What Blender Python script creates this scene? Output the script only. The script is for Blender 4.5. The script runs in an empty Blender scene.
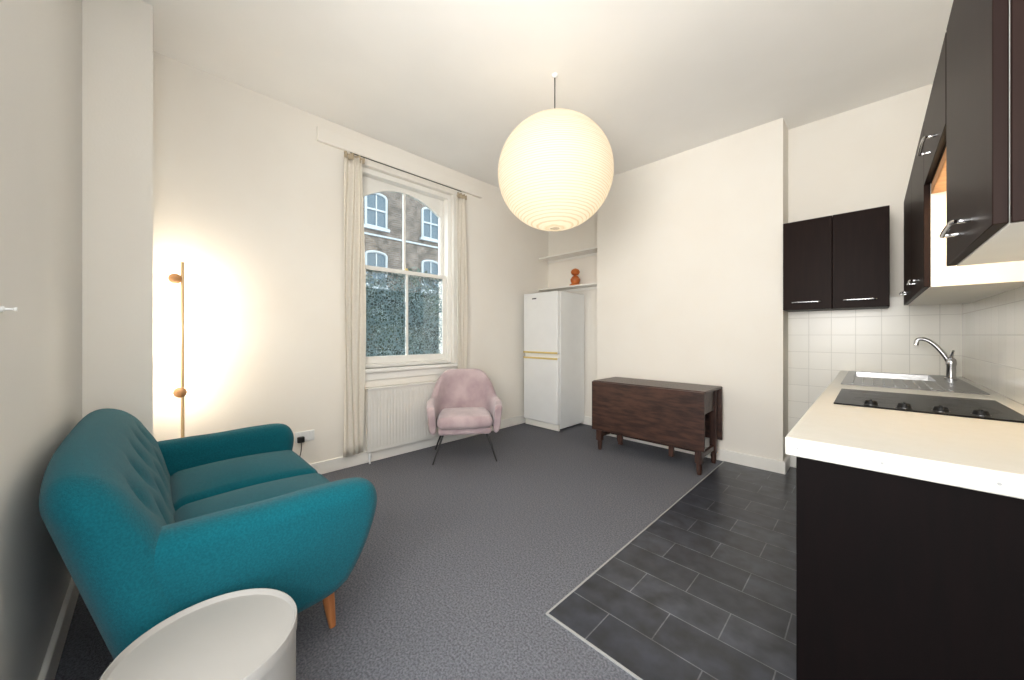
import bpy, bmesh, math, random
from mathutils import Vector, Matrix
random.seed(4)
S = bpy.context.scene
COL = S.collection
S.view_settings.view_transform = 'Standard'
S.view_settings.exposure = 0.0

# ---------------------------------------------------------------- materials
def lin(c):
    return tuple(((v/255)/12.92 if v/255 <= 0.04045 else ((v/255+0.055)/1.055)**2.4) for v in c)+(1,)

def mat(name, rgb, rough=0.6, metal=0.0, rgb2=None, nscale=8.0, stretch=(1,1,1), bump=0.0, bscale=60.0, spec=0.5, coat=0.0, sheen=0.0, detail=4.0, emis=None, estr=0.0):
    m = bpy.data.materials.new(name); m.use_nodes = True
    nt = m.node_tree; b = nt.nodes['Principled BSDF']
    b.inputs['Base Color'].default_value = lin(rgb)
    b.inputs['Roughness'].default_value = rough
    b.inputs['Metallic'].default_value = metal
    b.inputs['Specular IOR Level'].default_value = spec
    b.inputs['Coat Weight'].default_value = coat
    b.inputs['Sheen Weight'].default_value = sheen
    tc = nt.nodes.new('ShaderNodeTexCoord')
    mp = nt.nodes.new('ShaderNodeMapping'); mp.inputs['Scale'].default_value = stretch
    nt.links.new(tc.outputs['Object'], mp.inputs['Vector'])
    n = nt.nodes.new('ShaderNodeTexNoise'); n.inputs['Scale'].default_value = nscale; n.inputs['Detail'].default_value = detail
    nt.links.new(mp.outputs[0], n.inputs['Vector'])
    if rgb2 is None: rgb2 = tuple(v*0.99 for v in rgb)
    r = nt.nodes.new('ShaderNodeValToRGB')
    r.color_ramp.elements[0].color = lin(rgb2); r.color_ramp.elements[0].position = 0.35
    r.color_ramp.elements[1].color = lin(rgb); r.color_ramp.elements[1].position = 0.65
    nt.links.new(n.outputs['Fac'], r.inputs[0]); nt.links.new(r.outputs[0], b.inputs['Base Color'])
    if bump > 0:
        n2 = nt.nodes.new('ShaderNodeTexNoise'); n2.inputs['Scale'].default_value = bscale; n2.inputs['Detail'].default_value = 3
        nt.links.new(mp.outputs[0], n2.inputs['Vector'])
        bp = nt.nodes.new('ShaderNodeBump'); bp.inputs['Strength'].default_value = bump; bp.inputs['Distance'].default_value = 0.01
        nt.links.new(n2.outputs['Fac'], bp.inputs['Height']); nt.links.new(bp.outputs[0], b.inputs['Normal'])
    if emis:
        b.inputs['Emission Color'].default_value = lin(emis); b.inputs['Emission Strength'].default_value = estr
    return m

def brickmat(name, c1, c2, mortar, bw, rh, msize, off, axes, rough=0.4, bump=0.3, noise=None, origin=(0,0)):
    m = bpy.data.materials.new(name); m.use_nodes = True
    nt = m.node_tree; b = nt.nodes['Principled BSDF']; b.inputs['Roughness'].default_value = rough
    tc = nt.nodes.new('ShaderNodeTexCoord'); sp = nt.nodes.new('ShaderNodeSeparateXYZ'); cb = nt.nodes.new('ShaderNodeCombineXYZ')
    nt.links.new(tc.outputs['Object'], sp.inputs[0])
    for i, a in enumerate(axes):
        ad = nt.nodes.new('ShaderNodeMath'); ad.operation = 'ADD'; ad.inputs[1].default_value = origin[i]
        nt.links.new(sp.outputs[a], ad.inputs[0]); nt.links.new(ad.outputs[0], cb.inputs[i])
    br = nt.nodes.new('ShaderNodeTexBrick')
    br.offset = off; br.inputs['Scale'].default_value = 1.0
    br.inputs['Brick Width'].default_value = bw; br.inputs['Row Height'].default_value = rh
    br.inputs['Mortar Size'].default_value = msize; br.inputs['Mortar Smooth'].default_value = 0.1
    br.inputs['Color1'].default_value = lin(c1); br.inputs['Color2'].default_value = lin(c2); br.inputs['Mortar'].default_value = lin(mortar)
    nt.links.new(cb.outputs[0], br.inputs['Vector'])
    last = br.outputs['Color']
    if noise:
        n = nt.nodes.new('ShaderNodeTexNoise'); n.inputs['Scale'].default_value = noise; n.inputs['Detail'].default_value = 8
        nt.links.new(tc.outputs['Object'], n.inputs['Vector'])
        rr = nt.nodes.new('ShaderNodeValToRGB'); rr.color_ramp.elements[0].position=0.32; rr.color_ramp.elements[1].position=0.70
        rr.color_ramp.elements[0].color=(0.5,0.5,0.5,1); rr.color_ramp.elements[1].color=(1.45,1.45,1.5,1)
        nt.links.new(n.outputs['Fac'], rr.inputs[0])
        mx = nt.nodes.new('ShaderNodeMixRGB'); mx.blend_type='MULTIPLY'; mx.inputs[0].default_value=1
        nt.links.new(last, mx.inputs[1]); nt.links.new(rr.outputs[0], mx.inputs[2]); last = mx.outputs[0]
    nt.links.new(last, b.inputs['Base Color'])
    bp = nt.nodes.new('ShaderNodeBump'); bp.inputs['Strength'].default_value = bump; bp.inputs['Distance'].default_value = 0.004; bp.invert = True
    nt.links.new(br.outputs['Fac'], bp.inputs['Height']); nt.links.new(bp.outputs[0], b.inputs['Normal'])
    return m

M = {}
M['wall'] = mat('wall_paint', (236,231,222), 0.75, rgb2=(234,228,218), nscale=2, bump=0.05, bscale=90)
M['wallside'] = mat('wall_paint_shaded', (215,213,208), 0.8, rgb2=(212,210,205), nscale=2, bump=0.05, bscale=90)  # same wall paint, greyed: the side wall's shade is put into the colour
M['ceil'] = mat('ceiling_paint', (246,244,240), 0.85, rgb2=(243,241,237), nscale=2)
M['trim'] = mat('trim_paint', (238,235,228), 0.35)
M['strip'] = mat('aluminium_strip', (158,158,156), 0.4)
M['carpet'] = mat('carpet', (122,123,129), 0.95, rgb2=(88,89,95), nscale=115, bump=0.7, bscale=200, spec=0.1, detail=9)
M['slate'] = brickmat('slate_tiles', (42,45,52), (58,61,68), (98,100,103), 0.37, 0.185, 0.0024, 0.5, (0,1), rough=0.33, bump=0.4, noise=11, origin=(0.98,-1.2))
M['tile_b'] = brickmat('white_tiles', (232,228,218), (227,223,213), (206,202,192), 0.15, 0.15, 0.0020, 0.0, (0,2), rough=0.25, bump=0.4, origin=(0.09,0.0))
M['tile_k'] = brickmat('white_tiles_side', (232,228,218), (227,223,213), (206,202,192), 0.15, 0.15, 0.0020, 0.0, (1,2), rough=0.15, bump=0.4, origin=(0.08,0.0))
M['brick'] = brickmat('london_brick', (112,98,86), (90,79,71), (112,110,106), 0.225, 0.075, 0.01, 0.5, (1,2), rough=0.9, bump=0.4, noise=3)
M['teal'] = mat('teal_fabric', (14,88,99), 0.95, rgb2=(10,76,87), nscale=160, bump=0.3, bscale=380, spec=0.08, sheen=0.10)
M['pink'] = mat('mauve_velvet', (192,172,174), 0.85, rgb2=(160,139,143), nscale=5, bump=0.12, bscale=200, spec=0.2, sheen=0.4)
M['oak'] = mat('warm_wood', (184,120,70), 0.45, rgb2=(154,94,52), nscale=12, stretch=(4,4,0.6))
M['dkwood'] = mat('dark_oak', (76,51,42), 0.36, rgb2=(43,29,25), nscale=6, stretch=(1.2,6,6), bump=0.15, bscale=30, detail=8)
M['dkwoodv'] = mat('dark_oak_leg', (74,48,39), 0.42, rgb2=(44,28,24), nscale=9, stretch=(8,8,1.2))
M['cab'] = mat('espresso_laminate', (33,21,17), 0.4, rgb2=(29,18,15), nscale=6, stretch=(10,10,0.7), spec=0.06)
M['cabdark'] = mat('blackbrown_panel', (17,12,12), 0.5, rgb2=(14,11,11), nscale=6, stretch=(10,10,0.7), spec=0.04)
M['white'] = mat('white_enamel', (230,231,230), 0.3, coat=0.2)
M['radwhite'] = mat('radiator_enamel', (222,219,212), 0.4)
M['melamine'] = mat('white_melamine', (238,235,226), 0.5)
M['worktop'] = mat('cream_laminate', (204,202,195), 0.35, rgb2=(201,199,191), nscale=20)
M['tablew'] = mat('white_lacquer', (154,151,146), 0.6)
M['chrome'] = mat('chrome', (200,200,202), 0.15, 1.0)
M['steel'] = mat('brushed_steel', (142,142,142), 0.32, 1.0, rgb2=(120,120,120), nscale=30, stretch=(1,20,1))
M['black'] = mat('black_metal', (22,22,24), 0.4)
M['glassblk'] = mat('black_ceramic_glass', (10,10,11), 0.3, spec=0.12)
M['knob'] = mat('black_plastic_knob', (14,14,15), 0.5, spec=0.2)
M['ring'] = mat('hob_ring_grey', (58,58,60), 0.4)
M['gold'] = mat('gold_trim', (214,190,120), 0.35)
M['brass'] = mat('pale_brass', (232,198,150), 0.4, 0.2)
M['ballwood'] = mat('turned_ball_wood', (206,154,104), 0.45, rgb2=(184,132,84), nscale=20)
M['curtain'] = mat('cream_curtain', (222,215,202), 0.9, rgb2=(217,209,195), nscale=60, bump=0.1, bscale=300)
M['header'] = mat('curtain_header_tape', (186,170,144), 0.9)
M['terra'] = mat('amber_wood', (206,116,50), 0.4, rgb2=(168,86,34), nscale=10)
M['leaf'] = mat('leaf_green', (68,86,72), 0.6, rgb2=(28,38,38), nscale=2)
M['roof'] = mat('slate_roof', (84,88,96), 0.7)
M['stone'] = mat('painted_stone', (168,174,178), 0.8)
M['pane'] = mat('dark_window_pane', (74,92,104), 0.3)
M['ledwarm'] = mat('warm_strip_light', (255,230,190), 0.5, emis=(255,226,180), estr=26)
M['bulb'] = mat('bulb_glow', (255,240,210), 0.5, emis=(255,234,200), estr=14)
M['hoodwood'] = mat('beech_edging', (206,150,90), 0.5, rgb2=(186,128,70), nscale=14, stretch=(1,8,1))

def clear(m):
    m.use_nodes = True; nt = m.node_tree
    for n in list(nt.nodes):
        if n.type != 'OUTPUT_MATERIAL': nt.nodes.remove(n)
    return nt, [n for n in nt.nodes if n.type == 'OUTPUT_MATERIAL'][0]
def glassmat():
    m = bpy.data.materials.new('window_glass'); nt,out = clear(m)
    t = nt.nodes.new('ShaderNodeBsdfTransparent'); g = nt.nodes.new('ShaderNodeBsdfGlossy'); g.inputs['Roughness'].default_value = 0.02
    t.inputs[0].default_value = (0.93,0.97,0.97,1)
    mx = nt.nodes.new('ShaderNodeMixShader'); mx.inputs[0].default_value = 0.05
    nt.links.new(t.outputs[0], mx.inputs[1]); nt.links.new(g.outputs[0], mx.inputs[2]); nt.links.new(mx.outputs[0], out.inputs[0])
    return m
M['glass'] = glassmat()
def lacemat():
    m = bpy.data.materials.new('lace_net'); nt,out = clear(m)
    tc = nt.nodes.new('ShaderNodeTexCoord'); v = nt.nodes.new('ShaderNodeTexVoronoi'); v.inputs['Scale'].default_value = 36; v.feature='DISTANCE_TO_EDGE'
    n = nt.nodes.new('ShaderNodeTexNoise'); n.inputs['Scale'].default_value = 14; n.inputs['Detail'].default_value = 4
    nt.links.new(tc.outputs['Object'], v.inputs['Vector']); nt.links.new(tc.outputs['Object'], n.inputs['Vector'])
    lt = nt.nodes.new('ShaderNodeMath'); lt.operation='LESS_THAN'; lt.inputs[1].default_value=0.12
    nt.links.new(v.outputs['Distance'], lt.inputs[0])
    r = nt.nodes.new('ShaderNodeValToRGB'); r.color_ramp.elements[0].position=0.42; r.color_ramp.elements[1].position=0.56
    r.color_ramp.elements[0].color=(0.3,0.3,0.3,1); r.color_ramp.elements[1].color=(1,1,1,1)
    nt.links.new(n.outputs['Fac'], r.inputs[0])
    mu = nt.nodes.new('ShaderNodeMath'); mu.operation='MULTIPLY'
    nt.links.new(lt.outputs[0], mu.inputs[0]); nt.links.new(r.outputs[0], mu.inputs[1])
    t = nt.nodes.new('ShaderNodeBsdfTransparent'); tr = nt.nodes.new('ShaderNodeBsdfTranslucent'); tr.inputs[0].default_value=(0.30,0.36,0.37,1)
    mx = nt.nodes.new('ShaderNodeMixShader')
    nt.links.new(mu.outputs[0], mx.inputs[0]); nt.links.new(t.outputs[0], mx.inputs[1]); nt.links.new(tr.outputs[0], mx.inputs[2]); nt.links.new(mx.outputs[0], out.inputs[0])
    return m
M['lace'] = lacemat()
def papermat():
    m = bpy.data.materials.new('rice_paper'); nt,out = clear(m)
    tc = nt.nodes.new('ShaderNodeTexCoord'); w = nt.nodes.new('ShaderNodeTexWave'); w.bands_direction = 'Z'
    w.inputs['Scale'].default_value = 21.0; w.inputs['Distortion'].default_value = 0.9; w.inputs['Detail'].default_value = 1
    nt.links.new(tc.outputs['Object'], w.inputs['Vector'])
    r = nt.nodes.new('ShaderNodeValToRGB')
    r.color_ramp.elements[0].color = (0.68,0.60,0.48,1); r.color_ramp.elements[0].position = 0.0
    r.color_ramp.elements[1].color = (0.84,0.79,0.71,1); r.color_ramp.elements[1].position = 0.35
    nt.links.new(w.outputs['Fac'], r.inputs[0])
    t = nt.nodes.new('ShaderNodeBsdfTranslucent'); d = nt.nodes.new('ShaderNodeBsdfDiffuse')
    nt.links.new(r.outputs[0], t.inputs[0]); nt.links.new(r.outputs[0], d.inputs[0])
    mx = nt.nodes.new('ShaderNodeMixShader'); mx.inputs[0].default_value = 0.35
    nt.links.new(t.outputs[0], mx.inputs[1]); nt.links.new(d.outputs[0], mx.inputs[2])
    nt.links.new(mx.outputs[0], out.inputs[0])
    return m
M['paper'] = papermat()

# ---------------------------------------------------------------- mesh helpers
def box(bm, lo, hi):
    v = [bm.verts.new((x,y,z)) for x in (lo[0],hi[0]) for y in (lo[1],hi[1]) for z in (lo[2],hi[2])]
    for f in ((0,1,3,2),(4,6,7,5),(0,4,5,1),(2,3,7,6),(0,2,6,4),(1,5,7,3)):
        bm.faces.new([v[i] for i in f])

def tube(bm, pts, rad, seg=12, caps=True):
    pts = [Vector(p) for p in pts]
    rads = rad if isinstance(rad,(list,tuple)) else [rad]*len(pts)
    rings = []; prev = None
    for i,p in enumerate(pts):
        d = (pts[min(i+1,len(pts)-1)]-pts[max(i-1,0)]).normalized()
        if prev is None:
            a = Vector((0,0,1)) if abs(d.z) < 0.9 else Vector((1,0,0))
            u = d.cross(a).normalized()
        else:
            u = (prev - d*prev.dot(d)).normalized()
        prev = u; w = d.cross(u)
        rings.append([bm.verts.new(p+(u*math.cos(2*math.pi*k/seg)+w*math.sin(2*math.pi*k/seg))*rads[i]) for k in range(seg)])
    for a,b in zip(rings, rings[1:]):
        for k in range(seg):
            bm.faces.new([a[k],a[(k+1)%seg],b[(k+1)%seg],b[k]])
    if caps:
        bm.faces.new(list(reversed(rings[0]))); bm.faces.new(rings[-1])

def lathe(bm, prof, c=(0,0,0), seg=32, close=False):
    rings = []
    for r,z in prof:
        if r < 1e-5: rings.append([bm.verts.new((c[0],c[1],c[2]+z))])
        else: rings.append([bm.verts.new((c[0]+r*math.cos(2*math.pi*k/seg), c[1]+r*math.sin(2*math.pi*k/seg), c[2]+z)) for k in range(seg)])
    for a,b in zip(rings, rings[1:]):
        for k in range(seg):
            k2 = (k+1)%seg
            if len(a)==1 and len(b)==1: continue
            if len(a)==1: bm.faces.new([a[0],b[k2],b[k]])
            elif len(b)==1: bm.faces.new([a[k],a[k2],b[0]])
            else: bm.faces.new([a[k],a[k2],b[k2],b[k]])
    return rings

def rbox(bm, lo, hi, r, step=0.04, deform=None, k=4):
    c = [(a+b)/2 for a,b in zip(lo,hi)]; h = [(b-a)/2 for a,b in zip(lo,hi)]
    ax = []
    for i in range(3):
        rr = min(r, h[i]*0.98); inner = h[i]-rr
        co = [-h[i]+rr*(1-math.tan(math.pi/4*(1-j/k))) for j in range(k)]
        n = max(1,int(2*inner/step)); co += [-inner+2*inner*j/n for j in range(n+1)]
        co += [-x for x in reversed(co[:k])]
        ax.append(co)
    vd = {}
    def V(i,j,l):
        key=(i,j,l)
        if key in vd: return vd[key]
        p = Vector((ax[0][i],ax[1][j],ax[2][l])); q = Vector([max(-(h[t]-min(r,h[t]*0.98)),min(h[t]-min(r,h[t]*0.98),p[t])) for t in range(3)])
        d = p-q
        if d.length > 1e-9:
            dn = Vector([d[t]/max(1e-9,min(r,h[t]*0.98)) for t in range(3)])
            L = dn.length; mxx = max(abs(x) for x in dn)
            dn = dn*(1.0/L)*mxx
            p = q + Vector([dn[t]*min(r,h[t]*0.98) for t in range(3)])
        p = p+Vector(c)
        if deform: p = Vector(deform(p))
        vd[key] = bm.verts.new(p); return vd[key]
    nx,ny,nz = [len(a)-1 for a in ax]
    for i in range(nx):
        for j in range(ny):
            bm.faces.new([V(i,j,0),V(i,j+1,0),V(i+1,j+1,0),V(i+1,j,0)])
            bm.faces.new([V(i,j,nz),V(i+1,j,nz),V(i+1,j+1,nz),V(i,j+1,nz)])
    for i in range(nx):
        for l in range(nz):
            bm.faces.new([V(i,0,l),V(i+1,0,l),V(i+1,0,l+1),V(i,0,l+1)])
            bm.faces.new([V(i,ny,l),V(i,ny,l+1),V(i+1,ny,l+1),V(i+1,ny,l)])
    for j in range(ny):
        for l in range(nz):
            bm.faces.new([V(0,j,l),V(0,j,l+1),V(0,j+1,l+1),V(0,j+1,l)])
            bm.faces.new([V(nx,j,l),V(nx,j+1,l),V(nx,j+1,l+1),V(nx,j,l+1)])

def cr(pts, n, closed=False):
    P = [Vector(p) for p in pts]; out = []; N = len(P)
    rng = N if closed else N-1
    for i in range(rng):
        g = (lambda k: P[k%N]) if closed else (lambda k: P[max(0,min(N-1,k))])
        p0,p1,p2,p3 = g(i-1),g(i),g(i+1),g(i+2)
        for j in range(n):
            t=j/n
            out.append(0.5*((2*p1)+(p2-p0)*t+(2*p0-5*p1+4*p2-p3)*t*t+(3*p1-p0-3*p2+p3)*t**3))
    if not closed: out.append(P[-1])
    return out

def pad_yz(bm, outline, x0, x1, r, bulge, deform=None, k=6):
    """smooth closed (y,z) outline made into an upholstered pad along x, with rolled rims and domed faces"""
    n = len(outline)
    y0=min(p.x for p in outline); y1=max(p.x for p in outline); z0=min(p.y for p in outline); z1=max(p.y for p in outline)
    cy,cz=(y0+y1)/2,(z0+z1)/2; hy,hz=(y1-y0)/2,(z1-z0)/2
    lv=[]
    for f in (0.15,0.4,0.65,0.85):
        lv.append((x0-bulge*(1-f*f), f))
    end=[(x0+r*(1-math.cos(math.pi/2*j/k)), r*(1-math.sin(math.pi/2*j/k))) for j in range(k+1)]
    half=[(x,('s',f)) for x,f in lv]+[(x,('o',o)) for x,o in end]
    full=half+[(x1-(x-x0),c) for x,c in reversed(half)]
    rings=[]
    def P(x,q):
        p=Vector((x,q[0],q[1])); return Vector(deform(p)) if deform else p
    for x,(kind,val) in full:
        ring=[]
        for q in outline:
            sy=1-r/hy if kind=='s' else 1-val/hy; sz=1-r/hz if kind=='s' else 1-val/hz
            f=val if kind=='s' else 1
            ring.append(bm.verts.new(P(x,(cy+(q.x-cy)*sy*f, cz+(q.y-cz)*sz*f))))
        rings.append(ring)
    for a,b in zip(rings, rings[1:]):
        for i in range(n): bm.faces.new([a[i],a[(i+1)%n],b[(i+1)%n],b[i]])
    for ring,x in ((rings[0],x0-bulge),(rings[-1],x1+bulge)):
        c=bm.verts.new(P(x,(cy,cz)))
        for i in range(n): bm.faces.new([ring[i],ring[(i+1)%n],c])

def fin(bm, name, m, parent=None, loc=(0,0,0), rot=(0,0,0), bevel=0.0, subsurf=0, angle=38, flat=False, label=None):
    bmesh.ops.recalc_face_normals(bm, faces=bm.faces)
    me = bpy.data.meshes.new(name); bm.to_mesh(me); bm.free()
    if not flat:
        for p in me.polygons: p.use_smooth = True
        me.set_sharp_from_angle(angle=math.radians(angle))
    me.materials.append(m)
    o = bpy.data.objects.new(name, me); COL.objects.link(o)
    o.location = loc; o.rotation_euler = rot
    if parent: o.parent = parent
    if bevel:
        b = o.modifiers.new('bevel','BEVEL'); b.width = bevel; b.segments = 2; b.limit_method = 'ANGLE'; b.angle_limit = math.radians(40)
    if subsurf:
        s = o.modifiers.new('sub','SUBSURF'); s.levels = subsurf; s.render_levels = subsurf
    if label: o['label'] = label
    return o

def bx(name, lo, hi, m, parent=None, bevel=0.0, **k):
    bm = bmesh.new(); box(bm, lo, hi); return fin(bm, name, m, parent, bevel=bevel, **k)

def thing(name, label, cat, loc=(0,0,0), rz=0.0, group=None):
    e = bpy.data.objects.new(name, None); COL.objects.link(e); e.empty_display_size = 0.1
    e.location = loc; e.rotation_euler = (0,0,rz); e['label'] = label; e['category'] = cat
    if group: e['group'] = group
    return e
def tag(o, label, cat, group=None):
    o['label'] = label; o['category'] = cat
    if group: o['group'] = group
    return o
def struct(o, label=None, cat=None):
    o['kind'] = 'structure'
    if label: o['label'] = label
    if cat: o['category'] = cat
    return o

# ---------------------------------------------------------------- room constants
XW = -3.36   # window wall
XK = 0.47    # kitchen wall
YB = 4.12    # alcove back
YC = 3.85    # chimney breast face
YL = -0.26   # side wall behind sofa
H = 3.08
T = 0.3
WY0, WY1, WZ0, WZ1 = 1.36, 2.42, 0.88, 2.80

bm = bmesh.new(); box(bm, (XW-T,-2.0,-0.1), (XK+0.6,YB+T,0.0))
struct(fin(bm,'floor',M['carpet']), 'grey-blue short pile carpet', 'floor')
bm = bmesh.new(); box(bm, (-0.98,1.2,0.0), (XK,YB,0.004))
struct(fin(bm,'floor_tiled',M['slate']), 'dark slate tiles in a running bond', 'floor')
bm = bmesh.new(); box(bm, (-0.988,1.192,0.0), (-0.98,YC,0.006)); box(bm, (-0.98,1.192,0.0), (XK,1.2,0.006))
struct(fin(bm,'trim_1',M['strip']), 'thin pale strip where carpet meets tiles', 'floor trim')
struct(bx('ceiling', (XW-T,YL-T,H), (XK+0.6,YB+T,H+0.15), M['ceil']), 'plain off-white ceiling', 'ceiling')
bm = bmesh.new()
box(bm,(XW-T,YL-T,0),(XW,WY0,H)); box(bm,(XW-T,WY1,0),(XW,YB+T,H))
box(bm,(XW-T,WY0,0),(XW,WY1,WZ0)); box(bm,(XW-T,WY0,WZ1),(XW,WY1,H))
struct(fin(bm,'wall_window',M['wall']), 'cream painted wall with sash window', 'wall')
struct(bx('wall_pier',(XW,YL,0),(-2.9,0.0,H),M['wall']), 'cream painted corner pier', 'wall')
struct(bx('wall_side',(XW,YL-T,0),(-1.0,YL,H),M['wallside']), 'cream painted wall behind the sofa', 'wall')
bm = bmesh.new(); box(bm,(XW,YB,0),(XK+T,YB+T,H))
struct(fin(bm,'wall_back',M['wall']), 'cream painted alcove wall', 'wall')
bm = bmesh.new(); box(bm,(-2.375,YC,0),(-0.537,YB,H))
struct(fin(bm,'wall_breast',M['wall']), 'cream painted chimney breast', 'wall')
struct(bx('wall_kitchen',(XK,0.5,0),(XK+T,YB+T,H),M['wall']), 'cream painted kitchen wall', 'wall')
struct(bx('wall_tiled_back',(-0.537,YB-0.008,0.1),(XK,YB,1.5),M['tile_b']), 'square white glazed wall tiles', 'wall tiles')
struct(bx('wall_tiled_side',(XK-0.008,1.3,0.8),(XK,YB-0.008,1.5),M['tile_k']), 'square white glazed wall tiles', 'wall tiles')
def bb(name, lo, hi): struct(bx(name, lo, hi, M['trim'], bevel=0.004), 'off-white painted skirting board', 'baseboard')
bb('baseboard_window',(XW,0.0,0),(XW+0.018,YB,0.11))
bb('baseboard_side',(-2.88,YL,0),(-1.0,YL+0.018,0.11))
bb('baseboard_pier',(-2.9,YL+0.018,0),(-2.882,0.018,0.11))
bb('baseboard_breast',(-2.375,YC-0.018,0),(-0.519,YC,0.11))
bb('baseboard_alcove',(XW+0.018,YB-0.018,0),(-2.393,YB,0.11))
bb('baseboard_return',(-0.537,YC,0),(-0.519,YB,0.11))
bb('baseboard_kitchen',(-0.519,YB-0.026,0),(-0.15,YB-0.008,0.11))
struct(bx('trim_2',(XW,0.99,2.86),(XW+0.03,2.82,2.985),M['wall'],bevel=0.004),'painted batten above the curtains','trim')

# ---------------------------------------------------------------- window
win = thing('window_1','white painted timber sash window with arched head','window',(XW,0,0)); win['kind']='structure'
fx0,fx1 = -0.19,-0.05
bm = bmesh.new()
FW=0.045
box(bm,(fx0,WY0,WZ0),(fx1,WY0+FW,WZ1)); box(bm,(fx0,WY1-FW,WZ0),(fx1,WY1,WZ1))
box(bm,(fx0,WY0+FW,WZ1-0.05),(fx1,WY1-FW,WZ1)); box(bm,(fx0,WY0+FW,WZ0),(fx1,WY1-FW,WZ0+0.04))
fin(bm,'frame',M['trim'],win,bevel=0.004)
bx('sill',(-0.07,WY0-0.06,WZ0-0.035),(0.05,WY1+0.06,WZ0),M['trim'],win,bevel=0.006)
bx('apron',(0.0,WY0-0.03,WZ0-0.11),(0.018,WY1+0.03,WZ0-0.035),M['trim'],win,bevel=0.004)
ya,yb = WY0+FW, WY1-FW
def sash(name, x0, x1, z0, z1, arch):
    bm = bmesh.new(); s=0.045
    box(bm,(x0,ya,z0),(x1,ya+s,z1)); box(bm,(x0,yb-s,z0),(x1,yb,z1))
    box(bm,(x0,ya+s,z0),(x1,yb-s,z0+(0.07 if not arch else 0.04)))
    yc=(ya+yb)/2
    box(bm,(x0+0.005,yc-0.012,z0+0.04),(x1-0.005,yc+0.012,z1-0.03))
    if not arch: box(bm,(x0,ya+s,z1-0.04),(x1,yb-s,z1))
    else:
        n=16; hw=(yb-ya)/2-s
        top=[];bot=[]
        for i in range(n+1):
            y=yc-hw+2*hw*i/n; z=z1-0.20+0.15*(1-((y-yc)/hw)**2)
            bot.append((y,z)); top.append((y,z1))
        A=[[bm.verts.new((x,p[0],p[1])) for p in L] for x in (x0,x1) for L in (bot,top)]
        for i in range(n):
            bm.faces.new([A[0][i],A[0][i+1],A[1][i+1],A[1][i]]); bm.faces.new([A[2][i],A[3][i],A[3][i+1],A[2][i+1]])
            bm.faces.new([A[0][i],A[2][i],A[2][i+1],A[0][i+1]]); bm.faces.new([A[1][i],A[1][i+1],A[3][i+1],A[3][i]])
    o=fin(bm,name,M['trim'],win,bevel=0.003)
    bx('glass',((x0+x1)/2-0.002,ya+0.02,z0+0.03),((x0+x1)/2+0.002,yb-0.02,z1-0.03),M['glass'],o)
    return o
sash('upper_sash',-0.175,-0.135,1.83,WZ1-0.05,True)
ls=sash('lower_sash',-0.120,-0.080,WZ0+0.04,1.875,False)
bx('lace_screen',(-0.1045,ya+0.045,WZ0+0.11),(-0.1035,yb-0.045,1.835),M['lace'],ls,label='mottled lace privacy screen')
bm=bmesh.new(); lathe(bm,[(0.0,-0.01),(0.02,-0.01),(0.02,0.0),(0.014,0.002),(0.014,0.014),(0.0,0.018)],(-0.10,(ya+yb)/2,1.885),16)
fin(bm,'latch',M['gold'],win)

def curtain(y0,y1,z0,z1,label,seed,folds):
    rt = thing('curtain',label,'curtain',(XW+0.09,(y0+y1)/2,z0),group='window curtains')
    hw=(y1-y0)/2; bm=bmesh.new(); nu,nv=folds*14,28; rng=random.Random(seed)
    ph=[rng.uniform(-0.4,0.4) for _ in range(5)]
    g=[]
    for j in range(nv+1):
        v=j/nv; z=v*(z1-z0); row=[]
        for i in range(nu+1):
            u=i/nu
            amp=0.012+0.007*math.sin(3*v+ph[0])
            y=(-hw+2*hw*u)*(0.88+0.10*(1-v)**2+0.05*math.sin(5*v))+0.008*math.sin(6*v+5*u)
            x=amp*math.sin(2*math.pi*folds*u+1.3*math.sin(3*v+ph[1]))+0.012*math.sin(5*u+4*v+ph[2])
            row.append(bm.verts.new((x,y,z)))
        g.append(row)
    for j in range(nv):
        for i in range(nu): bm.faces.new([g[j][i],g[j][i+1],g[j+1][i+1],g[j+1][i]])
    o=fin(bm,'fabric',M['curtain'],rt,angle=180)
    s=o.modifiers.new('sol','SOLIDIFY'); s.thickness=0.003
    bm=bmesh.new()
    g=[]
    for z in (z1-z0-0.03,z1-z0+0.02):
        g.append([bm.verts.new((0.02*math.sin(2*math.pi*folds*i/60+0.2)+0.008,(-hw+2*hw*i/60)*0.93,z)) for i in range(61)])
    for i in range(60): bm.faces.new([g[0][i],g[0][i+1],g[1][i+1],g[1][i]])
    o=fin(bm,'header_tape',M['header'],rt,angle=180); s=o.modifiers.new('sol','SOLIDIFY'); s.thickness=0.008
    return rt
curtain(1.175,1.365,0.13,2.79,'cream full-length curtain gathered beside the radiator',1,3)
curtain(2.39,2.53,0.13,2.77,'cream curtain gathered behind the pink armchair',2,3)
rod = thing('curtain_rod','thin black curtain rod above the window','curtain rod',(XW+0.09,1.86,2.82))
bm=bmesh.new(); tube(bm,[(0,-0.62,0),(0,0.60,0)],0.0045); fin(bm,'rod',M['black'],rod)
for y in (-0.60,0.58):
    bm=bmesh.new(); tube(bm,[(0,y,0),(-0.06,y,0)],0.004); fin(bm,'bracket',M['white'],rod)

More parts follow.
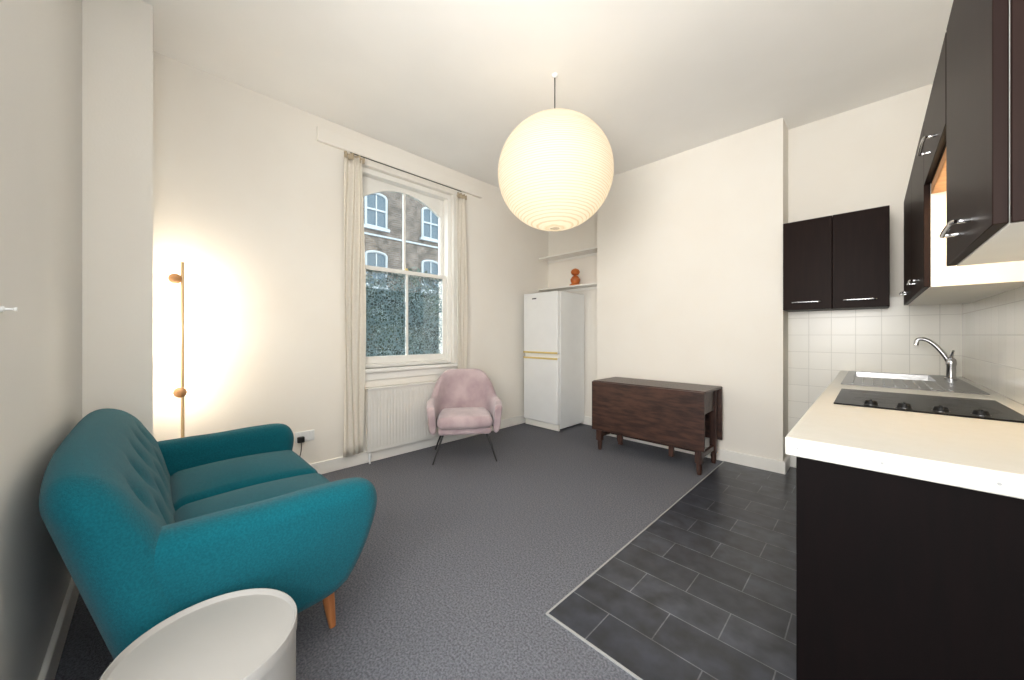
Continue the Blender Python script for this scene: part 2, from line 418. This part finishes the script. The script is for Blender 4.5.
# radiator
rad = thing('radiator','white panel radiator with vertical grooves under window','radiator',(XW+0.055,1.90,0.11))
bm=bmesh.new(); y0,y1=-0.50,0.46; n=int((y1-y0)/0.033)
prof=[]
for i in range(n):
    a=y0+(y1-y0)*i/n; w=(y1-y0)/n
    prof += [(a,0.0),(a+w*0.15,0.0025),(a+w*0.7,0.0025),(a+w*0.85,0.0)]
prof.append((y1,0.0))
lo=[bm.verts.new((0.02+x,y,0.03)) for y,x in prof]; hi=[bm.verts.new((0.02+x,y,0.56)) for y,x in prof]
for i in range(len(prof)-1): bm.faces.new([lo[i],lo[i+1],hi[i+1],hi[i]])
box(bm,(0.0,y0,0.0),(0.022,y1,0.03)); box(bm,(0.0,y0,0.56),(0.022,y1,0.59)); box(bm,(-0.02,y0,0.02),(0.018,y1,0.57))
fin(bm,'panel',M['radwhite'],rad,angle=25)
bm=bmesh.new(); box(bm,(-0.04,y0,0.575),(0.03,y1,0.597))
fin(bm,'top_grille',M['radwhite'],rad,bevel=0.005)
bm=bmesh.new(); tube(bm,[(0,y0+0.03,0.02),(0,y0+0.03,-0.11)],0.009); fin(bm,'pipe',M['white'],rad)
bm=bmesh.new(); lathe(bm,[(0,0),(0.014,0),(0.016,0.01),(0.016,0.04),(0.01,0.05),(0,0.05)],(0,y0+0.03,-0.06),16); fin(bm,'valve',M['white'],rad)

so = thing('wall_socket','white double plug socket above the skirting board','socket',(XW,0.90,0.352))
bx('plate',(0,-0.073,-0.043),(0.010,0.073,0.043),M['white'],so,bevel=0.004)
for y in (-0.04,0.04):
    bx('switch',(0.010,y-0.006,0.012),(0.014,y+0.006,0.032),M['white'],so,bevel=0.002)
pl = thing('plug','black plug with cable in the wall socket','plug',(XW+0.0101,0.865,0.335))
bx('plug_body',(0.0,-0.025,-0.025),(0.035,0.025,0.022),M['black'],pl,bevel=0.006)
bm=bmesh.new(); tube(bm,cr([(0.03,0,-0.02),(0.05,-0.01,-0.1),(0.06,-0.05,-0.22),(0.08,-0.12,-0.325),(0.10,-0.32,-0.331),(0.06,-0.55,-0.331)],8),0.0035,8); fin(bm,'cable',M['black'],pl)
hk = thing('wall_hook','small white peg hook on the side wall','hook',(-1.485,YL,1.263))
bm=bmesh.new(); lathe(bm,[(0,0),(0.007,0),(0.007,0.004),(0.003,0.007),(0.003,0.018),(0.005,0.020),(0.005,0.024),(0,0.025)],(0,0,0),16); fin(bm,'peg',M['white'],hk,rot=(math.radians(-90),0,0))

# ---------------------------------------------------------------- sofa
sofa = thing('sofa','teal fabric two-seat sofa with button-tufted back and wooden legs','sofa',(-2.08,-0.07,0))
btn=[(-0.48+0.24*i,0.71) for i in range(5)]+[(-0.36+0.24*i,0.58) for i in range(4)]
def lean(p):
    x,y,z=p; t=max(0,(z-0.28))/0.59
    e=min(1,abs(x)/0.69)
    yr=(y-0.10)/0.10
    c=0.10-0.205*t; hf=0.10-0.030*t
    z2 = z-0.05*e**4*max(0,min(1,t))-0.012*e*e*t
    y2 = c+yr*hf+0.035*e**4*t
    return x,y2,z2
def backdef(p):
    x,y,z=p
    if y>0.15:
        dep=0
        for bx_,bz in btn:
            d2=(x-bx_)**2+(z-bz)**2; dep+=0.030*math.exp(-d2/0.0026)
            if abs(x-bx_)<0.08: dep+=0.007*math.exp(-((x-bx_)/0.022)**2)*math.exp(-((z-bz)/0.08)**2)
        y=y-dep+0.03*math.exp(-((z-0.64)/0.14)**2)
    return lean((x,y,z))
bm=bmesh.new(); rbox(bm,(-0.69,0.0,0.20),(0.69,0.20,0.87),0.098,0.018,backdef,6)
fin(bm,'backrest',M['teal'],sofa,angle=180)
for i,(x,z) in enumerate(btn):
    px,py,pz=lean((x,0.20-0.010,z))
    bm=bmesh.new(); lathe(bm,[(0,0.006),(0.007,0.004),(0.010,0),(0.008,-0.006),(0,-0.008)],(0,0,0),14)
    fin(bm,'button',M['teal'],sofa,loc=(px,py,pz),rot=(math.radians(-75),0,0))
armo=[(0.03,0.30),(0.08,0.21),(0.22,0.185),(0.48,0.185),(0.60,0.215),(0.665,0.31),(0.71,0.44),(0.722,0.55),(0.67,0.62),(0.52,0.632),(0.34,0.628),(0.18,0.63),(0.04,0.62),(-0.015,0.54),(0.0,0.42)]
outl=[Vector((p.x,p.y)) for p in cr([(a,b,0) for a,b in armo],5,True)]
for s in (1,-1):
    bm=bmesh.new()
    pad_yz(bm,outl,0.505,0.665,0.072,0.012,lambda p:(s*(p.x+0.055*((p.z-0.2)/0.4)*(0.55+0.65*p.y) -0.015),p.y,p.z),8)
    fin(bm,'armrest',M['teal'],sofa,angle=180)
bm=bmesh.new(); rbox(bm,(-0.58,0.06,0.19),(0.58,0.645,0.335),0.03,0.06); fin(bm,'seat_base',M['teal'],sofa,angle=180)
for s in (-1,1):
    cx=s*0.262
    def cd(p,cx=cx):
        x,y,z=p; u=(x-cx)/0.26; v=(y-0.40)/0.30
        if z>0.40: z+=0.05*(1-u*u)*(1-v*v)
        return x,y,z
    bm=bmesh.new(); rbox(bm,(cx-0.258,0.12,0.34),(cx+0.258,0.71,0.485),0.055,0.04,cd,5); fin(bm,'seat_cushion',M['teal'],sofa,angle=180)
for sx in (-1,1):
    for y,sy in ((0.575,1),(0.10,-1)):
        bm=bmesh.new(); tube(bm,[(0,0,0.2),(sx*0.01,sy*0.008,0.10),(sx*0.02,sy*0.018,0.0)],[0.026,0.022,0.013],18)
        fin(bm,'leg',M['oak'],sofa,loc=(sx*0.49,y,0))

# ---------------------------------------------------------------- side table
st = thing('side_table','round white drum side table with raised rim beside sofa','side table',(-1.18,0.10,0))
R=0.188; h=0.428
bm=bmesh.new(); lathe(bm,[(0,0.0),(R-0.004,0),(R,0.004),(R,h-0.035)],(0,0,0),72); fin(bm,'drum',M['tablew'],st)
bm=bmesh.new(); lathe(bm,[(R-0.003,h-0.035),(R+0.003,h-0.032),(R+0.003,h-0.003),(R+0.0015,h),(R-0.001,h),(R-0.003,h-0.003),(R-0.004,h-0.010),(R-0.007,h-0.013),(0,h-0.013)],(0,0,0),72)
fin(bm,'tray_top',M['tablew'],st)

# ---------------------------------------------------------------- armchair
ch = thing('armchair','pink velvet tub armchair with thin black metal legs','armchair',(-2.87,2.20,0),math.radians(54))
ch.scale=(0.96,0.94,1.0)
K=0.90
path=cr([(-0.34*K,-0.24*K,0),(-0.355*K,-0.05*K,0),(-0.33*K,0.12*K,0),(-0.255*K,0.255*K,0),(-0.11*K,0.325*K,0),(0.11*K,0.325*K,0),(0.255*K,0.255*K,0),(0.33*K,0.12*K,0),(0.355*K,-0.05*K,0),(0.34*K,-0.24*K,0)],6)
bm=bmesh.new(); rings=[]; N=len(path)
for i,p in enumerate(path):
    s=2*i/(N-1)-1; a=abs(s)
    t=(path[min(i+1,N-1)]-path[max(i-1,0)]).normalized(); nrm=Vector((-t.y,t.x,0)) 
    if nrm.dot(p)<0 : nrm=-nrm
    sm=1-max(0,min(1,(a-0.14)/0.48)); sm=sm*sm*(3-2*sm)
    ht=0.565+0.27*sm-0.035*max(0,a-0.75)/0.25; hb=0.27
    th=0.036
    sec=[]
    hh=ht-hb
    for (o,z) in [(-th*0.6,0.0),(0,-0.012),(th*0.6,0.0),(th,0.10*hh),(th,0.4*hh),(th,0.7*hh),(th*1.1,0.9*hh),(th*0.8,0.975*hh),(0,1.0*hh),(-th*0.8,0.975*hh),(-th*1.1,0.9*hh),(-th,0.7*hh),(-th,0.4*hh),(-th,0.10*hh)]:
        ln=(0.045+0.035*sm)*(z/0.5)
        fw = Vector((0,-0.05,0))*(z/0.3)*max(0,(a-0.75)/0.25)
        q=p+nrm*(o+ln)+fw; sec.append(bm.verts.new((q.x,q.y,hb+z)))
    rings.append(sec)
for a,b in zip(rings,rings[1:]):
    k=len(a)
    for j in range(k): bm.faces.new([a[j],a[(j+1)%k],b[(j+1)%k],b[j]])
bm.faces.new(rings[0]); bm.faces.new(list(reversed(rings[-1])))
fin(bm,'back_and_arms',M['pink'],ch,subsurf=1,angle=70)
def sc(p):
    x,y,z=p; k=1-0.10*max(0,y)/0.3
    if z>0.38: z+=0.03*(1-(x/0.3)**2)*(1-((y+0.03)/0.3)**2)
    y2=y-0.03*(1-(x/0.3)**2) if y<-0.2 else y
    return x*k*0.95,y2*0.92,z
bm=bmesh.new(); rbox(bm,(-0.285,-0.30,0.325),(0.285,0.27,0.43),0.05,0.04,sc,5); fin(bm,'seat_cushion',M['pink'],ch,angle=180)
bm=bmesh.new(); rbox(bm,(-0.26,-0.24,0.26),(0.26,0.23,0.33),0.03,0.08); fin(bm,'seat_base',M['pink'],ch,angle=180)
for sx in (-1,1):
    for sy in (-1,1):
        bm=bmesh.new(); tube(bm,[(sx*0.21,sy*0.17,0.27),(sx*0.31,sy*(0.24),0.0)],[0.011,0.008],12); fin(bm,'leg',M['black'],ch)
    bm=bmesh.new(); tube(bm,[(sx*0.222,-0.18,0.24),(sx*0.222,0.18,0.24)],0.008,10); fin(bm,'rail',M['black'],ch)

# ---------------------------------------------------------------- drop-leaf table
dt = thing('drop_leaf_table','dark oak gateleg table with both leaves folded down','table',(-1.53,3.52,0))
W=0.545
bx('table_top',(-W,-0.235,0.70),(W,0.235,0.722),M['dkwood'],dt,bevel=0.004)
bx('front_leaf',(-W,-0.262,0.215),(W,-0.240,0.715),M['dkwood'],dt,bevel=0.005)
bx('back_leaf',(-W,0.240,0.215),(W,0.262,0.715),M['dkwood'],dt,bevel=0.005)
for s in (-1,1):
    bx('end_rail',(s*0.485-0.012,-0.19,0.50),(s*0.485+0.012,0.19,0.70),M['dkwood'],dt,bevel=0.003)
    bx('stretcher',(s*0.485-0.015,-0.16,0.13),(s*0.485+0.015,0.16,0.17),M['dkwood'],dt,bevel=0.003)
for s in (-1,1): bx('side_rail',(-0.46,s*0.18-0.01,0.50),(0.46,s*0.18+0.01,0.70),M['dkwood'],dt,bevel=0.003)
bx('stretcher',(-0.46,-0.02,0.13),(0.46,0.02,0.17),M['dkwood'],dt,bevel=0.003)
for sx in (-1,1):
    for sy in (-1,1):
        bm=bmesh.new(); cx,cy=sx*0.485,sy*0.20
        box(bm,(cx-0.027,cy-0.027,0.10),(cx+0.027,cy+0.027,0.70))
        lathe(bm,[(0,0.0),(0.017,0.0),(0.021,0.03),(0.024,0.07),(0.022,0.085),(0.026,0.10)],(cx,cy,0),20)
        fin(bm,'leg',M['dkwoodv'],dt,angle=30)
for x in (-0.25,0.25): bx('gate_leg',(x-0.02,-0.215,0.10),(x+0.02,-0.175,0.58),M['dkwoodv'],dt,bevel=0.004)

# ---------------------------------------------------------------- fridge
fr = thing('fridge_freezer','tall white fridge freezer with gold handle trims in alcove','fridge',(-3.005,3.81,0))
bx('body',(-0.285,-0.245,0.03),(0.285,0.285,1.745),M['white'],fr,bevel=0.008)
bx('freezer_door',(-0.285,-0.30,0.09),(0.285,-0.25,0.915),M['white'],fr,bevel=0.010)
bx('fridge_door',(-0.285,-0.30,0.965),(0.285,-0.25,1.745),M['white'],fr,bevel=0.010)
bx('handle',(-0.285,-0.308,0.965),(0.285,-0.298,0.988),M['gold'],fr,bevel=0.003,label='gold trim handle')
bx('handle',(-0.285,-0.308,0.892),(0.285,-0.298,0.915),M['gold'],fr,bevel=0.003,label='gold trim handle')
bx('door_gap',(-0.28,-0.27,0.912),(0.28,-0.246,0.968),M['melamine'],fr)
bx('kickplate',(-0.28,-0.27,0.01),(0.28,-0.246,0.085),M['melamine'],fr,bevel=0.003)
bx('badge',(-0.13,-0.303,1.665),(-0.06,-0.299,1.68),M['ring'],fr)
bx('wall_spacer',(-0.25,0.285,1.0),(0.25,0.29,1.6),M['black'],fr)

for z,l in ((2.30,'upper white alcove shelf above fridge'),(1.855,'white alcove shelf holding a wooden ornament')):
    s=thing('alcove_shelf',l,'shelf',(-2.87,YB,z),group='white alcove shelves')
    bx('board',(-0.488,-0.22,-0.02),(0.494,0.0,0.0),M['trim'],s,bevel=0.003)
    bx('batten',(-0.488,-0.02,-0.05),(0.494,0.0,-0.02),M['trim'],s,bevel=0.002)
orn=thing('wooden_ornament','orange-brown turned wooden ornament standing on shelf','ornament',(-2.78,3.97,1.855))
bm=bmesh.new(); lathe(bm,[(0,0),(0.075,0),(0.078,0.012),(0.05,0.03),(0.062,0.06),(0.065,0.085),(0.04,0.12),(0.02,0.135)],(0,0,0),28); fin(bm,'base',M['terra'],orn)
bm=bmesh.new(); lathe(bm,[(0.02,0.135),(0.048,0.15),(0.06,0.18),(0.048,0.21),(0.015,0.228),(0,0.23)],(0,0,0),28); fin(bm,'head',M['terra'],orn)

# ---------------------------------------------------------------- pendant
pd = thing('pendant_lamp','large round ribbed white paper lantern hanging from ceiling','pendant lamp',(-1.617,2.055,H))
CZ=-0.715; R=0.412
bm=bmesh.new(); prof=[]; n=216
for i in range(n+1):
    a=math.radians(6)+(math.pi-math.radians(11))*i/n
    rr=R*(1-0.005*(1-abs(math.sin(a*54/1.0))))
    prof.append((rr*math.sin(a),CZ+rr*math.cos(a)*0.965))
lathe(bm,prof,(0,0,0),64); fin(bm,'lamp_shade',M['paper'],pd,angle=180)
bm=bmesh.new(); tube(bm,[(0,0,-0.01),(0,0,CZ+0.12)],0.004,8); fin(bm,'cord',M['black'],pd)
bm=bmesh.new(); lathe(bm,[(0,0),(0.022,0),(0.022,-0.006),(0.012,-0.016),(0.005,-0.02),(0,-0.02)],(0,0,0),24); fin(bm,'ceiling_rose',M['white'],pd)
bm=bmesh.new(); tube(bm,[(0,0,CZ+0.12),(0,0,CZ+0.06)],0.02,14); fin(bm,'lamp_holder',M['black'],pd)
bm=bmesh.new(); lathe(bm,[(0,0.06),(0.015,0.05),(0.03,0.01),(0.032,-0.01),(0.02,-0.035),(0,-0.042)],(0,0,CZ),20); fin(bm,'bulb',M['bulb'],pd)
def light(kind,name,loc,power,col,size=0.1,rot=(0,0,0),sy=None,spot=None):
    L=bpy.data.lights.new(name,kind); L.energy=power; L.color=col
    if kind=='AREA':
        L.size=size
        if sy: L.shape='RECTANGLE'; L.size_y=sy
    else: L.shadow_soft_size=size
    o=bpy.data.objects.new(name,L); COL.objects.link(o); o.location=loc; o.rotation_euler=rot; return o
light('POINT','pendant_light',(-1.617,2.055,H+CZ-0.07),3.6,(1.0,0.86,0.63),0.05)

# ---------------------------------------------------------------- floor lamp
fl = thing('floor_lamp','slim brass floor lamp with small globe heads glowing on wall','floor lamp',(-3.14,0.135,0))
bm=bmesh.new(); lathe(bm,[(0,0),(0.12,0),(0.12,0.012),(0.115,0.018),(0,0.018)],(0,0,0),40); fin(bm,'base',M['brass'],fl)
bm=bmesh.new(); tube(bm,[(0,0,0.018),(0,0,1.67)],0.009,14); fin(bm,'pole',M['brass'],fl)
for z,dy in ((1.56,-0.035),(0.83,-0.012)):
    bm=bmesh.new(); lathe(bm,[(0,0.034),(0.015,0.030),(0.028,0.02),(0.034,0.0),(0.028,-0.02),(0.015,-0.030),(0,-0.034)],(0.0,dy,z),24); 
    fin(bm,'lamp_head',M['ballwood'],fl,angle=180)
    bm=bmesh.new(); lathe(bm,[(0,0.026),(0.018,0.018),(0.026,0),(0.018,-0.018),(0,-0.026)],(-0.045,dy,z),16); fin(bm,'bulb',M['bulb'],fl,angle=180)
for z in (1.56,1.20,0.83):
    light('POINT','floor_lamp_light',(-3.14-0.055,0.12,z),6.8,(1.0,0.90,0.75),0.03)

# ---------------------------------------------------------------- kitchen
def cabinet(name,label,loc,rz,w,hh,d,doors=1,handle='low',body=None,group=None,side=None,zb=0.0,btop=None):
    r=thing(name,label,'cabinet',loc,rz,group=group)
    bx('body',(-w/2+0.001,-d+0.02,zb),(w/2-0.001,0,btop or hh),body or M['cab'],r,bevel=0.002)
    dw=w/doors
    for i in range(doors):
        x0=-w/2+dw*i+0.002; x1=x0+dw-0.004
        dr=bx('door',(x0,-d,zb+0.002),(x1,-d+0.019,hh-0.002),M['cab'],r,bevel=0.0015)
        cz = zb+0.06 if handle=='low' else hh-0.07
        bm=bmesh.new(); cx=(x0+x1)/2; L=min(0.085,dw*0.28)
        tube(bm,cr([(cx-L,-d,cz),(cx-L,-d-0.02,cz),(cx-L+0.012,-d-0.028,cz),(cx+L-0.012,-d-0.028,cz),(cx+L,-d-0.02,cz),(cx+L,-d,cz)],4),0.0055,10)
        fin(bm,'handle',M['chrome'],dr,label='chrome bar handle')
    if side is not None:
        bx('side_panel',(side*w/2-(0.001 if side>0 else 0.012),-d+0.02,zb),(side*w/2+(0.012 if side>0 else 0.001),0,hh),M['cab'],r,bevel=0.001)
    return r
ZB,ZT=1.41,2.15
cw=(0.098+0.533)/2
cabinet('wall_cabinet','espresso wall cabinet with chrome handle on alcove wall',(-0.533+cw/2,YB-0.008,ZB),0,cw,ZT-ZB,0.312,group='espresso kitchen wall cabinets')
cabinet('wall_cabinet','espresso wall cabinet with chrome handle near the corner',(-0.533+cw*1.5,YB-0.008,ZB),0,cw,ZT-ZB,0.312,group='espresso kitchen wall cabinets')
DK=XK-0.165-0.008
R90=-math.pi/2
XB=XK-0.008
cabinet('wall_cabinet','espresso double wall cabinet above the sink',(XB,3.10,ZB),R90,1.38,ZT-ZB,DK,doors=2,body=M['melamine'],group='espresso kitchen wall cabinets')
cabinet('wall_cabinet','short espresso wall cabinet above the hob',(XB,2.08,1.86),R90,0.655,ZT-1.86,DK,body=M['cab'],group='espresso kitchen wall cabinets')
cabinet('wall_cabinet','espresso wall cabinet with pale underside over worktop end',(XB,1.44,ZB),R90,0.60,ZT-ZB,DK,body=M['melamine'],side=1,group='espresso kitchen wall cabinets')
hd=thing('extractor_hood','slim extractor hood with warm light above the hob','extractor hood',(XB,2.08,1.80))
bx('hood_body',(-DK+0.02,-0.32,0.015),(0,0.32,0.058),M['hoodwood'],hd,bevel=0.003)
bx('lamp',(-0.22,-0.25,0.005),(-0.10,0.25,0.0149),M['ledwarm'],hd)
for i,(a,b) in enumerate(((1.352,1.95),(1.95,2.70),(2.70,3.40),(3.40,4.10))):
    w=b-a
    cabinet('base_cabinet','espresso base cabinet under the worktop',(XB,(a+b)/2,0),R90,w-0.002,0.845,0.60,doors=1 if w<0.65 else 2,handle='high',zb=0.12,group='espresso kitchen base cabinets',btop=0.70 if i==3 else None)
bx_end=bx('end_panel',(-0.155,1.333,0.005),(XB,1.351,0.845),M['cabdark'],None,bevel=0.002); tag(bx_end,'espresso end panel closing the kitchen units','cabinet panel')
pl_=bx('plinth',(-0.10,1.353,0.005),(-0.085,4.10,0.119),M['cabdark'],None); tag(pl_,'espresso plinth under the base cabinets','plinth')
wt=thing('worktop','cream laminate kitchen worktop with sink and hob','worktop',(0,0,0))
X0,X1,Y0,Y1=-0.18,XB,1.318,YB-0.009; z0,z1=0.847,0.90
SX0,SX1,SY0,SY1=-0.09,0.30,3.52,4.0
bm=bmesh.new(); box(bm,(X0,Y0,z0),(X1,SY0,z1)); box(bm,(X0,SY1,z0),(X1,Y1,z1)); box(bm,(X0,SY0,z0),(SX0,SY1,z1)); box(bm,(SX1,SY0,z0),(X1,SY1,z1))
bmesh.ops.remove_doubles(bm,verts=bm.verts,dist=1e-5)
fin(bm,'slab',M['worktop'],wt,bevel=0.004)
for x in (-0.15,0.02,0.20,0.38):
    bm=bmesh.new(); tube(bm,[(x,Y0-0.0015,0.872),(x,Y0+0.002,0.872)],0.0035,12); fin(bm,'screw',M['strip'],wt)
sk=thing('sink','stainless steel inset sink with drainer by tiled corner','sink',(0,0,0.9))
bm=bmesh.new()
box(bm,(-0.13,2.95,0.0005),(0.34,SY0+0.0,0.006)); box(bm,(-0.13,SY0,0.0005),(SX0+0.004,4.06,0.006)); box(bm,(SX1-0.004,SY0,0.0005),(0.42,4.06,0.006)); box(bm,(SX0+0.004,SY1-0.004,0.0005),(SX1-0.004,4.06,0.006)); box(bm,(0.34,2.95,0.0005),(0.42,SY0,0.006))
fin(bm,'rim',M['steel'],sk,bevel=0.002)
bm=bmesh.new(); b0,b1=SX0+0.004,SX1-0.004; c0,c1=SY0+0.002,SY1-0.004; dz=-0.16
vt=[bm.verts.new(p) for p in ((b0,c0,0.005),(b1,c0,0.005),(b1,c1,0.005),(b0,c1,0.005))]; vb=[bm.verts.new(p) for p in ((b0+.02,c0+.02,dz),(b1-.02,c0+.02,dz),(b1-.02,c1-.02,dz),(b0+.02,c1-.02,dz))]
for i in range(4): bm.faces.new([vt[i],vt[(i+1)%4],vb[(i+1)%4],vb[i]])
bm.faces.new(vb); fin(bm,'basin',M['steel'],sk)
bm=bmesh.new()
for i in range(9):
    x=-0.08+0.045*i; tube(bm,[(x,3.02,0.006),(x,3.46,0.006)],0.004,8)
fin(bm,'drainer_ridges',M['steel'],sk)
tp=thing('tap','chrome lever mixer tap with arched swivel spout','tap',(0.375,3.74,0.906))
bm=bmesh.new(); lathe(bm,[(0,0),(0.03,0),(0.03,0.008),(0.022,0.014),(0.021,0.09),(0.024,0.10),(0.023,0.13),(0.012,0.145),(0,0.147)],(0,0,0),24); fin(bm,'tap_body',M['chrome'],tp)
bm=bmesh.new(); tube(bm,cr([(0,0,0.09),(-0.03,0.0,0.16),(-0.07,0.0,0.225),(-0.11,0.0,0.262),(-0.145,0.0,0.262),(-0.155,0,0.225)],6),0.0125,14); fin(bm,'spout',M['chrome'],tp)
bm=bmesh.new(); tube(bm,[(0,0,0.14),(0.0,-0.03,0.165),(0.0,-0.09,0.19)],[0.009,0.008,0.006],12); fin(bm,'lever',M['chrome'],tp)
hb=thing('hob','black ceramic hob with four control knobs set in worktop','hob',(0.14,2.38,0.9))
bx('glass_plate',(-0.255,-0.29,0.0005),(0.255,0.29,0.007),M['glassblk'],hb,bevel=0.002)
bm=bmesh.new()
for x,y,r in ((-0.13,0.14,0.09),(0.12,0.14,0.07),(-0.13,-0.09,0.07),(0.12,-0.09,0.09)):
    lathe(bm,[(r,0.0071),(r,0.0076),(r+0.004,0.0076),(r+0.004,0.0071)],(x,y,0),40); lathe(bm,[(r*0.55,0.0071),(r*0.55,0.0076),(r*0.55+0.002,0.0076),(r*0.55+0.002,0.0071)],(x,y,0),40)
fin(bm,'cooking_zones',M['ring'],hb)
for i in range(4):
    x=-0.14+0.095*i
    bm=bmesh.new(); lathe(bm,[(0,0.007),(0.021,0.007),(0.020,0.012),(0.017,0.022),(0.014,0.024),(0,0.024)],(x,-0.235,0),24); box(bm,(x-0.003,-0.252,0.022),(x+0.003,-0.218,0.028))
    fin(bm,'knob',M['knob'],hb)
    bm=bmesh.new(); lathe(bm,[(0.0215,0.007),(0.0215,0.0085),(0.024,0.0085),(0.024,0.007)],(x,-0.235,0),24); fin(bm,'knob_ring',M['steel'],hb)

# ---------------------------------------------------------------- outside
bd=thing('brick_building','brown brick terraced house with white framed arched windows','building',(-12,7,-1.2))
bm=bmesh.new()
prof=[(-6,0),(6,0),(6,8.0),(1.9,8.0),(0.6,9.3),(-0.7,8.0),(-6,8.0)]
fr_=[bm.verts.new((0,y,z)) for y,z in prof]; bk_=[bm.verts.new((-4,y,z)) for y,z in prof]
bm.faces.new(fr_); bm.faces.new(list(reversed(bk_)))
for i in range(len(prof)): bm.faces.new([fr_[i],fr_[(i+1)%len(prof)],bk_[(i+1)%len(prof)],bk_[i]])
fin(bm,'facade',M['brick'],bd,flat=True)
bm=bmesh.new(); box(bm,(0,-6,7.88),(0.18,-0.7,8.03)); box(bm,(0,1.9,7.88),(0.18,6,8.03)); box(bm,(0,-6,5.78),(0.05,6,5.84))
fin(bm,'cornice',M['stone'],bd)
for yc in (-3.7,-1.6,0.55,2.6,4.6):
    for zc in (1.6,4.1,6.1):
        w,hh=0.36,0.64
        bm=bmesh.new()
        arc=[(yc-w,zc-0.0),(yc+w,zc),(yc+w,zc+hh*1.6)]+[(yc+w*math.cos(a),zc+hh*1.6+0.12*math.sin(a)) for a in [math.pi*k/10 for k in range(1,10)]]+[(yc-w,zc+hh*1.6)]
        v=[bm.verts.new((0.02,y,z)) for y,z in arc]; bm.faces.new(v)
        wn=fin(bm,'window',M['pane'],bd,flat=True)
        bm=bmesh.new()
        tube(bm,[(0.03,y,z) for y,z in arc]+[(0.03,arc[0][0],arc[0][1])],0.045,6)
        box(bm,(0.01,yc-w,zc+hh*0.85),(0.06,yc+w,zc+hh*0.85+0.06)); box(bm,(0.01,yc-0.02,zc),(0.05,yc+0.02,zc+hh*1.7)); box(bm,(0,yc-w-0.1,zc-0.12),(0.12,yc+w+0.1,zc-0.02))
        fin(bm,'window_frame',M['stone'],wn)
gd=bx('street_ground',(-16,-6,-1.4),(XW-T-0.1,16,-1.2),M['roof'],None); tag(gd,'grey paved street outside the window','street')
bm=bmesh.new(); rr=random.Random(7)
box(bm,(-6.2,1.2,-1.2),(-5.7,6.5,1.95))
def addleaf(c,sz):
    n=Vector((rr.uniform(0.2,1),rr.uniform(-.6,.6),rr.uniform(-.4,.8))).normalized(); u=n.orthogonal().normalized(); w=n.cross(u)
    a=rr.uniform(0,6.28); u2=u*math.cos(a)+w*math.sin(a); w2=n.cross(u2)
    bm.faces.new([bm.verts.new(c+u2*sz),bm.verts.new(c+w2*sz*0.5),bm.verts.new(c-u2*sz),bm.verts.new(c-w2*sz*0.5)])
for i in range(9000):
    y=rr.uniform(1.3,6.4); top=2.2+0.12*math.sin(y*2.3)+0.06*math.sin(y*6.1+1)
    addleaf(Vector((-5.62+rr.uniform(-0.1,0.12),y,rr.uniform(0.2,top))),rr.uniform(0.02,0.05))
hg=fin(bm,'hedge',M['leaf'],None,flat=True); tag(hg,'dense dark green hedge outside the window','hedge'); hg['kind']='stuff'

# ---------------------------------------------------------------- world / light / camera
w=bpy.data.worlds.new('sky'); S.world=w; w.use_nodes=True
bg=w.node_tree.nodes['Background']; bg.inputs[0].default_value=(0.90,0.95,1.0,1); bg.inputs[1].default_value=4.0
# added fill behind the viewpoint, aimed up to brighten the ceiling; no real lamp
light('AREA','fill_light',(-0.25,-1.0,1.7),114,(1.0,0.955,0.89),1.3,rot=(math.radians(124),0,math.radians(34)),sy=1.2)

cam=bpy.data.cameras.new('camera'); co=bpy.data.objects.new('camera',cam); COL.objects.link(co)
co.location=(0,0,1.2); co.rotation_euler=(math.radians(90),0,math.radians(45))
cam.sensor_width=36; cam.lens=36*359/1024; cam.shift_y=-5/1024; cam.clip_start=0.02; cam.clip_end=100
S.camera=co
